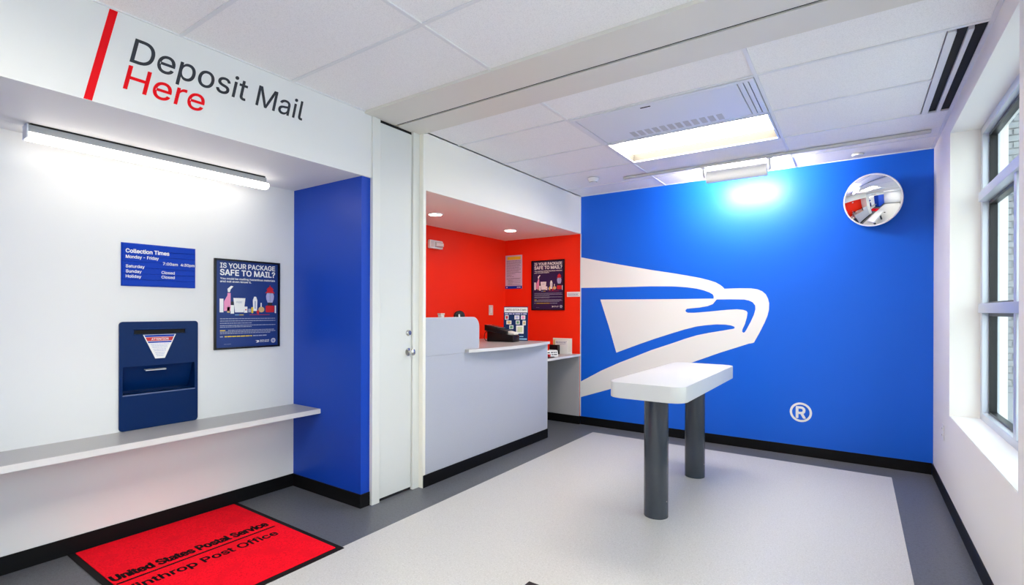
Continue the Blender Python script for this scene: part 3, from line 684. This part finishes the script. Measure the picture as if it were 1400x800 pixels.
# brochure holder and papers on the desk
br = thing('brochure_holder', 'black brochure holder with white cards on the writing desk', 'holder', (-3.08, 5.46, 0.8625))
obj('holder_back', wedge(-3.155, -3.015, 5.44, 5.452, (0.8626, 0.975, 0.8626, 0.975), 0.001), 'blackpl', br)
obj('holder_base', B((-3.155, -3.010, 5.37, 5.44, 0.8626, 0.868)), 'blackpl', br)
obj('side_wing', B((-3.018, -3.012, 5.39, 5.44, 0.868, 0.965)), 'blackpl', br)
obj('card_stack', B((-3.13, -3.035, 5.375, 5.410, 0.868, 0.915), bevel=0.002), mat('green_white_paper', (0.62, 0.70, 0.64), 0.6), br)
ps = thing('paper_stack', 'white and cream forms standing behind the black brochure holder', 'papers', (-3.05, 5.52, 0.8625))
obj('cream_sheet', B((-3.150, -2.885, 5.520, 5.526, 0.880, 1.055)), 'paper', ps)
obj('yellow_sheet', B((-3.142, -3.095, 5.512, 5.518, 0.863, 1.035)), mat('yellow_paper', (0.75, 0.62, 0.22), 0.6), ps)
fs = obj('white_form', B((-3.110, -2.930, 5.500, 5.506, 0.863, 1.030)), 'p_white', ps)
mW = FB((-3.110, 5.4999, 0.863))
obj('fine_print', rects(words(.012, .165, .148, .006, rn) + words(.012, .165, .132, .010, rn) + words(.03, .15, .116, .005, rn), mW, 0.0006), 'p_grey', fs)
obj('foot_block', B((-3.150, -2.885, 5.505, 5.53, 0.8626, 0.8798)), 'plastic', ps)
# folded sign card + small stapler at the desk front
sg = thing('tent_card', 'white folded card sign at the front of the writing desk', 'sign', (-2.93, 5.07, 0.8625), rot=(0, 0, math.radians(62)))
tc = bmesh.new()
vv = [tc.verts.new(p) for p in ((-0.10, -0.018, 0.0004), (0.10, -0.018, 0.0004), (0.10, 0.0, 0.072), (-0.10, 0.0, 0.072), (0.10, 0.025, 0.0004), (-0.10, 0.025, 0.0004))]
tc.faces.new((vv[0], vv[1], vv[2], vv[3])); tc.faces.new((vv[3], vv[2], vv[4], vv[5])); tc.faces.new((vv[0], vv[5], vv[4], vv[1])); tc.faces.new((vv[1], vv[4], vv[2])); tc.faces.new((vv[0], vv[3], vv[5]))
obj('card', tc, 'p_white', sg, local=True)
mG = frame_m((-0.10, -0.0185, 0.0004), (1, 0, 0), (0, 0.018, 0.0716))
obj('print_lines', rects(words(.012, .09, .044, .012, rn) + words(.105, .185, .044, .012, rn) + words(.08, .185, .018, .012, rn), mG, 0.0006, 0.0003), 'ink_grey', sg, local=True)
ks = thing('stamp_pad', 'small dark ink pad with red and white top before the card sign', 'stamp pad', (-2.875, 4.975, 0.8625))
obj('pad_base', B((-2.900, -2.850, 4.915, 5.035, 0.8626, 0.872), bevel=0.003), 'blackpl', ks)
obj('stamp_body', B((-2.892, -2.858, 4.925, 4.955, 0.872, 0.902), bevel=0.004), 'p_red', ks)
obj('white_cap', B((-2.890, -2.860, 4.965, 5.005, 0.872, 0.892), bevel=0.004), 'plastic', ks)

# ------------------------------------------------------------------ fixings on the red walls
ns = thing('notice_sheet', 'lavender printed notice sheet with a yellow heading on the red wall', 'notice', (-3.80, YB, 1.695))
mQ = FB((-3.945, YB, 1.690)); Wn, Hn = 0.27, 0.450
obj('sheet', rects([(0, 0, Wn, Hn)], mQ, 0.004, 0.0006), 'lavpaper', ns)
obj('yellow_heading', rects([(0.03, Hn-0.060, Wn-0.02, Hn-0.018)], mQ, 0.0006, 0.0047), 'p_yellow', ns)
obj('blue_footer', rects([(0, 0, Wn, 0.038)], mQ, 0.0006, 0.0047), 'signblue', ns)
L = []
for i, fu in enumerate((1, 1, 1, .95, 1, .9, 1, 1, .9, 1, .6, .35, .5)): L += words(0.02, Wn-0.015, Hn-0.078-i*0.0175, 0.006, rn, fu)
for i, fu in enumerate((1, .9, .4, .95, .4, .95, .35, .95)): L += words(0.02 + (.02 if i > 1 else 0), Wn-0.015, Hn-0.312-i*0.0125, 0.005, rn, fu)
obj('fine_print', rects(L, mQ, 0.0005, 0.0047), mat('notice_ink', (0.10, 0.10, 0.17), 0.5), ns)
obj('footer_print', rects([(.018, .010, .034, .026)] + words(.19, .25, .014, .011, rn), mQ, 0.0005, 0.0054), 'p_white', ns)
lb = thing('wall_label', 'small white printed strip on the red wall beside the blue wall', 'label', (-2.90, YB, 1.57))
mE = FB((-3.000, YB, 1.570))
obj('strip', rects([(0, 0, 0.180, 0.062)], mE, 0.004, 0.0006), 'p_white', lb)
obj('fine_print', rects(words(.012, .165, .040, .005, rn) + words(.012, .165, .024, .010, rn) + words(.012, .165, .012, .006, rn), mE, 0.0005, 0.0047), 'p_grey', lb)
sw = thing('light_switch', 'beige switch plate on the red wall above the counter', 'switch', (XK, 5.28, 1.335))
obj('plate', B((XK+0.0005, XK+0.007, 5.235, 5.325, 1.335, 1.465), bevel=0.003), 'pinkplastic', sw)
obj('rocker', B((XK+0.007, XK+0.012, 5.262, 5.298, 1.365, 1.435), bevel=0.002), 'plastic', sw)
al = thing('strobe_alarm', 'white wall strobe high on the red wall near the left downlight', 'alarm', (XK, 4.21, 2.09))
obj('body', B((XK+0.0005, XK+0.045, 4.10, 4.31, 2.09, 2.185), bevel=0.010), 'plastic', al, smooth=True)
obj('lens', wedge(XK+0.045, XK+0.075, 4.17, 4.29, (2.105, 2.170, 2.120, 2.155), 0.004), mat('lens_clear', (0.75, 0.70, 0.66), 0.1), al)
obj('grille', B(*[(XK+0.045, XK+0.048, 4.112+i*0.012, 4.118+i*0.012, 2.105, 2.170) for i in range(4)]), 'pinkplastic', al)
ot = thing('wall_outlet', 'white duplex power outlet on the right wall below the window', 'outlet', (XR, 4.985, 0.43))
obj('plate', B((XR-0.007, XR-0.0005, 4.945, 5.025, 0.430, 0.548), bevel=0.003), 'plastic', ot)
for z in (0.452, 0.502):
    so = obj('socket', B((XR-0.010, XR-0.007, 4.966, 5.004, z, z+0.028), bevel=0.0015, seg=1), 'plastic', ot)
    obj('contact_slots', B((XR-0.0106, XR-0.0099, 4.975, 4.978, z+.010, z+.020), (XR-0.0106, XR-0.0099, 4.991, 4.994, z+.010, z+.020)), 'dark', so)

# ------------------------------------------------------------------ mural
EAGLE = [(-2.805, 2.055), (-2.378, 1.958), (-1.928, 1.863), (-1.68, 1.816), (-1.526, 1.784), (-1.388, 1.753), (-1.302, 1.728), (-1.23, 1.701), (-1.183, 1.672), (-1.157, 1.649), (-1.144, 1.632), (-0.997, 1.634), (-0.885, 1.63), (-0.83, 1.62), (-0.787, 1.6), (-0.754, 1.57), (-0.733, 1.526), (-0.722, 1.478), (-0.724, 1.413), (-0.737, 1.353), (-0.764, 1.281), (-0.807, 1.185), (-0.859, 1.081), (-0.873, 1.074), (-0.906, 1.067), (-1.181, 0.962), (-1.466, 0.842), (-1.924, 0.655), (-2.437, 0.459), (-2.805, 0.332), (-2.805, 0.524), (-2.541, 0.673), (-2.311, 0.784), (-2.163, 0.847), (-1.925, 0.951), (-1.675, 1.044), (-1.549, 1.093), (-1.423, 1.136), (-1.301, 1.165), (-1.181, 1.189), (-1.099, 1.206), (-1.053, 1.215), (-1.041, 1.225), (-1.047, 1.237), (-1.076, 1.249), (-1.134, 1.257), (-1.217, 1.258), (-1.313, 1.249), (-1.423, 1.232), (-1.549, 1.197), (-1.678, 1.154), (-1.879, 1.084), (-2.067, 1.013), (-2.342, 0.903), (-2.439, 1.215), (-2.548, 1.532), (-1.927, 1.53), (-1.679, 1.529), (-1.25, 1.53), (-1.25, 1.557), (-1.26, 1.576), (-1.29, 1.595), (-1.351, 1.62), (-1.425, 1.64), (-1.525, 1.656), (-1.615, 1.665), (-1.7, 1.671), (-1.927, 1.677), (-2.415, 1.676), (-2.805, 1.679)]
MOUTH = [(-1.22, 1.521), (-1.089, 1.521), (-0.952, 1.518), (-0.907, 1.507), (-0.872, 1.489), (-0.849, 1.455), (-0.847, 1.419), (-0.86, 1.364), (-0.89, 1.291), (-0.929, 1.212), (-0.945, 1.183), (-0.96, 1.176), (-0.971, 1.189), (-0.968, 1.211), (-0.945, 1.266), (-0.927, 1.333), (-0.92, 1.382), (-0.931, 1.4), (-0.963, 1.412), (-1.019, 1.417), (-1.123, 1.411), (-1.241, 1.398), (-1.362, 1.386), (-1.449, 1.379), (-1.518, 1.379), (-1.54, 1.39), (-1.542, 1.409), (-1.527, 1.422), (-1.474, 1.428), (-1.399, 1.435), (-1.314, 1.45), (-1.259, 1.472)]
mY = FB((0, YB, 0))
eg = thing('eagle_mural', 'large white eagle head emblem on the bright blue far wall', 'mural', (-1.76, YB, 0.33))
obj('eagle_shape', flat([EAGLE, MOUTH], mY, 0.0008, lift=0.0002), 'ink_white', eg)
rg = thing('registered_mark', 'white circled letter R low on the bright blue far wall', 'mark', (-0.444, YB, 0.327))
C_ = lambda r: [(-0.444+r*math.cos(a*math.pi/24), 0.420+r*math.sin(a*math.pi/24)) for a in range(48)]
obj('ring', flat([C_(0.094), C_(0.074)], mY, 0.0008, lift=0.0002), 'p_white', rg)
obj('letter', text('R', mY, -0.444, 0.366, 0.106, 0.076, bold=0.05, align='C', t=0.0008, lift=0.0002), 'p_white', rg)

# ------------------------------------------------------------------ convex mirror
mr = thing('convex_mirror', 'round convex security mirror high on the blue wall by the window', 'mirror', (0.110, YB-0.135, 2.385), rot=(math.radians(9), 0, math.radians(-22)))
rad, Rs = 0.222, 0.60
prof = [(rad*i/14, 0) for i in range(15)]
hs = lambda r: math.sqrt(Rs*Rs-r*r)-math.sqrt(Rs*Rs-rad*rad)
obj('mirror_face', lathe([(r, hs(r)) for r, _ in prof], (0, 0, 0), (0, -1, 0), seg=64), 'mirror', mr, local=True, smooth=True)
obj('rim', lathe([(rad-0.003, 0.004), (rad+0.007, 0.004), (rad+0.009, -0.004), (rad+0.007, -0.014), (rad-0.003, -0.014), (rad-0.003, 0.004)], (0, 0, 0), (0, -1, 0), seg=64), 'rim', mr, local=True, smooth=True)
obj('back_shell', lathe([(rad, -0.006), (rad*0.8, -0.02), (0, -0.025)], (0, 0, 0), (0, -1, 0), seg=64), 'blackpl', mr, local=True, smooth=True)
mb = obj('bracket', tube([(0, 0.02, 0), (0.02, 0.08, 0.01), (0.035, 0.118, 0.02)], 0.014), 'blackpl', mr, local=True, smooth=True)

# ------------------------------------------------------------------ lobby writing table
tb = thing('lobby_table', 'white slab standing table on two dark cylindrical legs', 'table', (-1.125, 3.88, 0))
tp = plan([(y, x) for x, y in rr(-1.363, 3.105, -0.865, 4.660, 0.085, n=8)], 0.830, 0.932)
be = [e for e in tp.edges if abs(e.verts[0].co.z-e.verts[1].co.z) < 1e-6]
bmesh.ops.bevel(tp, geom=be, offset=0.004, segments=2, profile=0.5, affect='EDGES')
obj('tabletop', tp, 'solid', tb, smooth=True)
for y in (3.405, 4.405):
    l = obj('leg', cyl(bmesh.new(), (-1.130, y, 0.0005), (-1.130, y, 0.8295), 0.081, seg=48), 'post', tb, smooth=True)
    c = bmesh.new(); cyl(c, (-1.130+0.079, y-0.030, 0.12), (-1.130+0.083, y-0.032, 0.12), 0.004, seg=10)
    obj('screw', c, 'chrome', l)

# ------------------------------------------------------------------ ceiling fixtures
def troffer(x0, x1, y0, y1, lab):
    t = thing('troffer_light', lab, 'light', ((x0+x1)/2, (y0+y1)/2, ZC-0.004)); f = 0.014
    obj('frame', B((x0, x1, y0, y0+f, ZC-0.003, ZC+0.009), (x0, x1, y1-f, y1, ZC-0.003, ZC+0.009), (x0, x0+f, y0+f, y1-f, ZC-0.003, ZC+0.009), (x1-f, x1, y0+f, y1-f, ZC-0.003, ZC+0.009)), 'metalw', t)
    zt = ZC+0.078
    obj('recess_side', B((x0+f-.004, x0+f, y0+f, y1-f, ZC+.009, zt), (x1-f, x1-f+.004, y0+f, y1-f, ZC+.009, zt), (x0+f, x1-f, y0+f-.004, y0+f, ZC+.009, zt), (x0+f, x1-f, y1-f, y1-f+.004, ZC+.009, zt)), mat('recess_dimmed', (0.10, 0.093, 0.083), 0.6, spec=0.1), t)  # sides coloured dark so the recess reads as shaded beside the bright diffuser
    obj('diffuser', B((x0+f, x1-f, y0+f, y1-f, zt, zt+0.004)), 'L_troffer', t)
    obj('housing_top', B((x0+.002, x1-.002, y0+.002, y1-.002, zt+0.0045, zt+0.02), (x0+.002, x0+f-.0045, y0+.002, y1-.002, ZC+.0095, zt+.0045), (x1-f+.0045, x1-.002, y0+.002, y1-.002, ZC+.0095, zt+.0045)), 'metalw', t)
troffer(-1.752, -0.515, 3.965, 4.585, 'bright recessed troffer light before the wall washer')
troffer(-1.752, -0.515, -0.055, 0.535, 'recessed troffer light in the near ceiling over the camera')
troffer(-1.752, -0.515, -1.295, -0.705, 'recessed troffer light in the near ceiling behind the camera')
# ceiling air unit
ac = thing('ceiling_air_panel', 'flat white ceiling air unit panel with a row of louvre slots', 'air panel', (-1.134, 3.62, ZC-0.006))
x0, x1, y0, y1 = -1.752, -0.515, 3.305, 3.940
obj('frame', B((x0, x1, y0, y0+.03, ZC-.006, ZC+.006), (x0, x1, y1-.02, y1, ZC-.006, ZC+.006), (x0, x0+.03, y0+.03, y1-.02, ZC-.006, ZC+.006), (x1-.03, x1, y0+.03, y1-.02, ZC-.006, ZC+.006), bevel=.002, seg=1), 'metalw', ac)
obj('shadow_gap', B((x0-.004, x1+.012, y0-.004, y1+.004, ZC+.0095, ZC+.012)), mat('gap_grey', (0.22, 0.23, 0.26), 0.7), ac)
obj('panel', B((x0+.036, x1-.10, y0+.036, y1-.026, ZC-.004, ZC+.006), bevel=.002, seg=1), 'metalw', ac)
obj('side_rail', B((x1-.094, x1-.066, y0+.036, y1-.026, ZC-.004, ZC+.006), (x1-.060, x1-.036, y0+.036, y1-.026, ZC-.004, ZC+.006)), 'metalw', ac)
for i in range(12):
    xx = -1.475 + i*0.0585
    obj('louvre', B((xx, xx+0.040, y1-.165, y1-.050, ZC-.0052, ZC-.0038)), mat('louvre_grey', (0.50, 0.50, 0.49), 0.5) if i == 0 else bpy.data.materials['louvre_grey'], ac)
obj('indicator', B((-1.235, -1.165, y0+.052, y0+.066, ZC-.0055, ZC-.004)), 'dark', ac)
# linear slot diffuser by the window
sd = thing('slot_diffuser', 'black twin slot air diffuser along the ceiling edge by the window', 'air vent', (0.475, 3.98, ZC))
for a, b in ((0.405, 0.410), (0.455, 0.477), (0.529, 0.5445)): obj('rail', B((a, b, 3.335, 4.600, ZC-0.002, ZC+0.02)), 'metalw', sd)
obj('slot_back', B((0.4105, 0.4545, 3.335, 4.600, ZC+0.014, ZC+0.02), (0.4775, 0.5285, 3.335, 4.600, ZC+0.014, ZC+0.02)), 'dark', sd)
# curtain track and wall washer
tk = thing('light_track', 'thin white ceiling track running parallel to the blue wall', 'track', (-0.77, 5.025, ZC-0.022))
obj('rail', B((-2.02, 0.470, 5.010, 5.018, ZC-0.022, ZC-0.0012), (-2.02, 0.470, 5.032, 5.040, ZC-0.022, ZC-0.0012), (-2.02, 0.470, 5.018, 5.032, ZC-0.006, ZC-0.0012)), mat('track_grey', (0.60, 0.60, 0.56), 0.4), tk)
ww = thing('wall_washer_light', 'white half round wall washer hanging from the ceiling track', 'light', (-0.93, 5.08, 2.64))
hw = bmesh.new(); ang = [math.radians(a) for a in range(-40, 221, 20)]
# half-round shell, open towards the wall and up
cy_, cz_, rh = 5.085, 2.690, 0.058
pf = [(cy_ - rh*math.cos(math.radians(a)), cz_ + rh*math.sin(math.radians(a))) for a in range(75, -111, -15)]
pin = [(cy_ - (rh-.004)*math.cos(math.radians(a)), cz_ + (rh-.004)*math.sin(math.radians(a))) for a in range(-105, 76, 15)]
loop = pf + pin; a_ = [hw.verts.new((-1.195, y, z)) for y, z in loop]; b_ = [hw.verts.new((-0.675, y, z)) for y, z in loop]
for i in range(len(loop)): j = (i+1) % len(loop); hw.faces.new((a_[i], a_[j], b_[j], b_[i]))
hw.faces.new(a_); hw.faces.new(b_)
obj('housing', hw, 'plastic', ww, smooth=True)
capl = [(cy_ - (rh)*math.cos(math.radians(a)), cz_ + (rh)*math.sin(math.radians(a))) for a in range(75, -111, -15)]
for xx in (-1.199, -0.675):
    e = bmesh.new(); A1 = [e.verts.new((xx, y, z)) for y, z in capl]; B1 = [e.verts.new((xx+.004, y, z)) for y, z in capl]
    e.faces.new(A1); e.faces.new(B1)
    for i in range(len(capl)): j = (i+1) % len(capl); e.faces.new((A1[i], A1[j], B1[j], B1[i]))
    obj('end_plate', e, 'plastic', ww)
lens = bmesh.new()
lp = [lens.verts.new(v) for v in ((-1.19, cy_-0.016, cz_+0.046), (-0.68, cy_-0.016, cz_+0.046), (-0.68, cy_+0.016, cz_-0.046), (-1.19, cy_+0.016, cz_-0.046))]
lq = [lens.verts.new(v.co + Vector((0, -0.003, -0.001))) for v in lp]
lens.faces.new(lp); lens.faces.new(lq)
for i in range(4): lens.faces.new((lp[i], lp[(i+1) % 4], lq[(i+1) % 4], lq[i]))
obj('lens', lens, 'L_wash', ww)
for xx, dx in ((-1.222, 0.024), (-0.648, -0.024)):
    obj('hanger_arm', tube([(xx, 5.025, ZC-0.023), (xx, 5.03, ZC-0.05), (xx, 5.06, cz_+0.015), (xx, 5.078, cz_), (xx+dx*0.5, cy_, cz_-0.004), (xx+dx*0.9, cy_, cz_-0.004)], 0.010), 'plastic', ww, smooth=True)
    obj('track_adapter', B((xx-.022, xx+.022, 5.006, 5.044, ZC-.036, ZC-.0225), bevel=.003), 'plastic', ww)
# smoke detector and small disc detector
sm = thing('smoke_detector', 'round white smoke detector on the ceiling near the red niche', 'detector', (-2.30, 4.88, ZC-0.05))
obj('base_plate', lathe([(0, 0), (0.062, 0), (0.062, 0.012), (0, 0.012)], (-2.30, 4.88, ZC-0.0135), (0, 0, 1)), 'plastic', sm, smooth=True)
obj('dome', lathe([(0.058, 0), (0.052, -0.016), (0.036, -0.030), (0.033, -0.036), (0, -0.037)], (-2.30, 4.88, ZC-0.0135), (0, 0, 1)), 'plastic', sm, smooth=True)
obj('vent_ring', lathe([(0.0365, 0), (0.0375, 0.004), (0.034, 0.004), (0.034, 0)], (-2.30, 4.88, ZC-0.046), (0, 0, 1)), 'ink_grey', sm, smooth=True)
dd = thing('ceiling_disc', 'small flat white disc on the ceiling above the convex mirror', 'detector', (0.005, 5.43, ZC-0.02))
obj('disc', lathe([(0, 0.0), (0.036, 0.0), (0.044, 0.006), (0.046, 0.0185), (0, 0.0185)], (0.005, 5.43, ZC-0.02), (0, 0, 1)), 'plastic', dd, smooth=True)
# niche downlights
for (x, y, lab) in ((-3.43, 3.67, 'round recessed downlight in the niche soffit, nearer the door'), (-3.38, 4.90, 'round recessed downlight in the niche soffit, nearer the blue wall')):
    d = thing('downlight', lab, 'light', (x, y, ZS-0.006), group='niche soffit downlights')
    obj('trim_ring', lathe([(0.062, -0.0006), (0.080, -0.0006), (0.078, -0.006), (0.064, -0.008), (0.062, -0.0006)], (x, y, ZS), (0, 0, 1)), 'plastic', d, smooth=True)
    obj('diffuser', lathe([(0.0, -0.004), (0.0625, -0.004), (0.0625, -0.0008), (0, -0.0008)], (x, y, ZS), (0, 0, 1)), 'L_down', d)
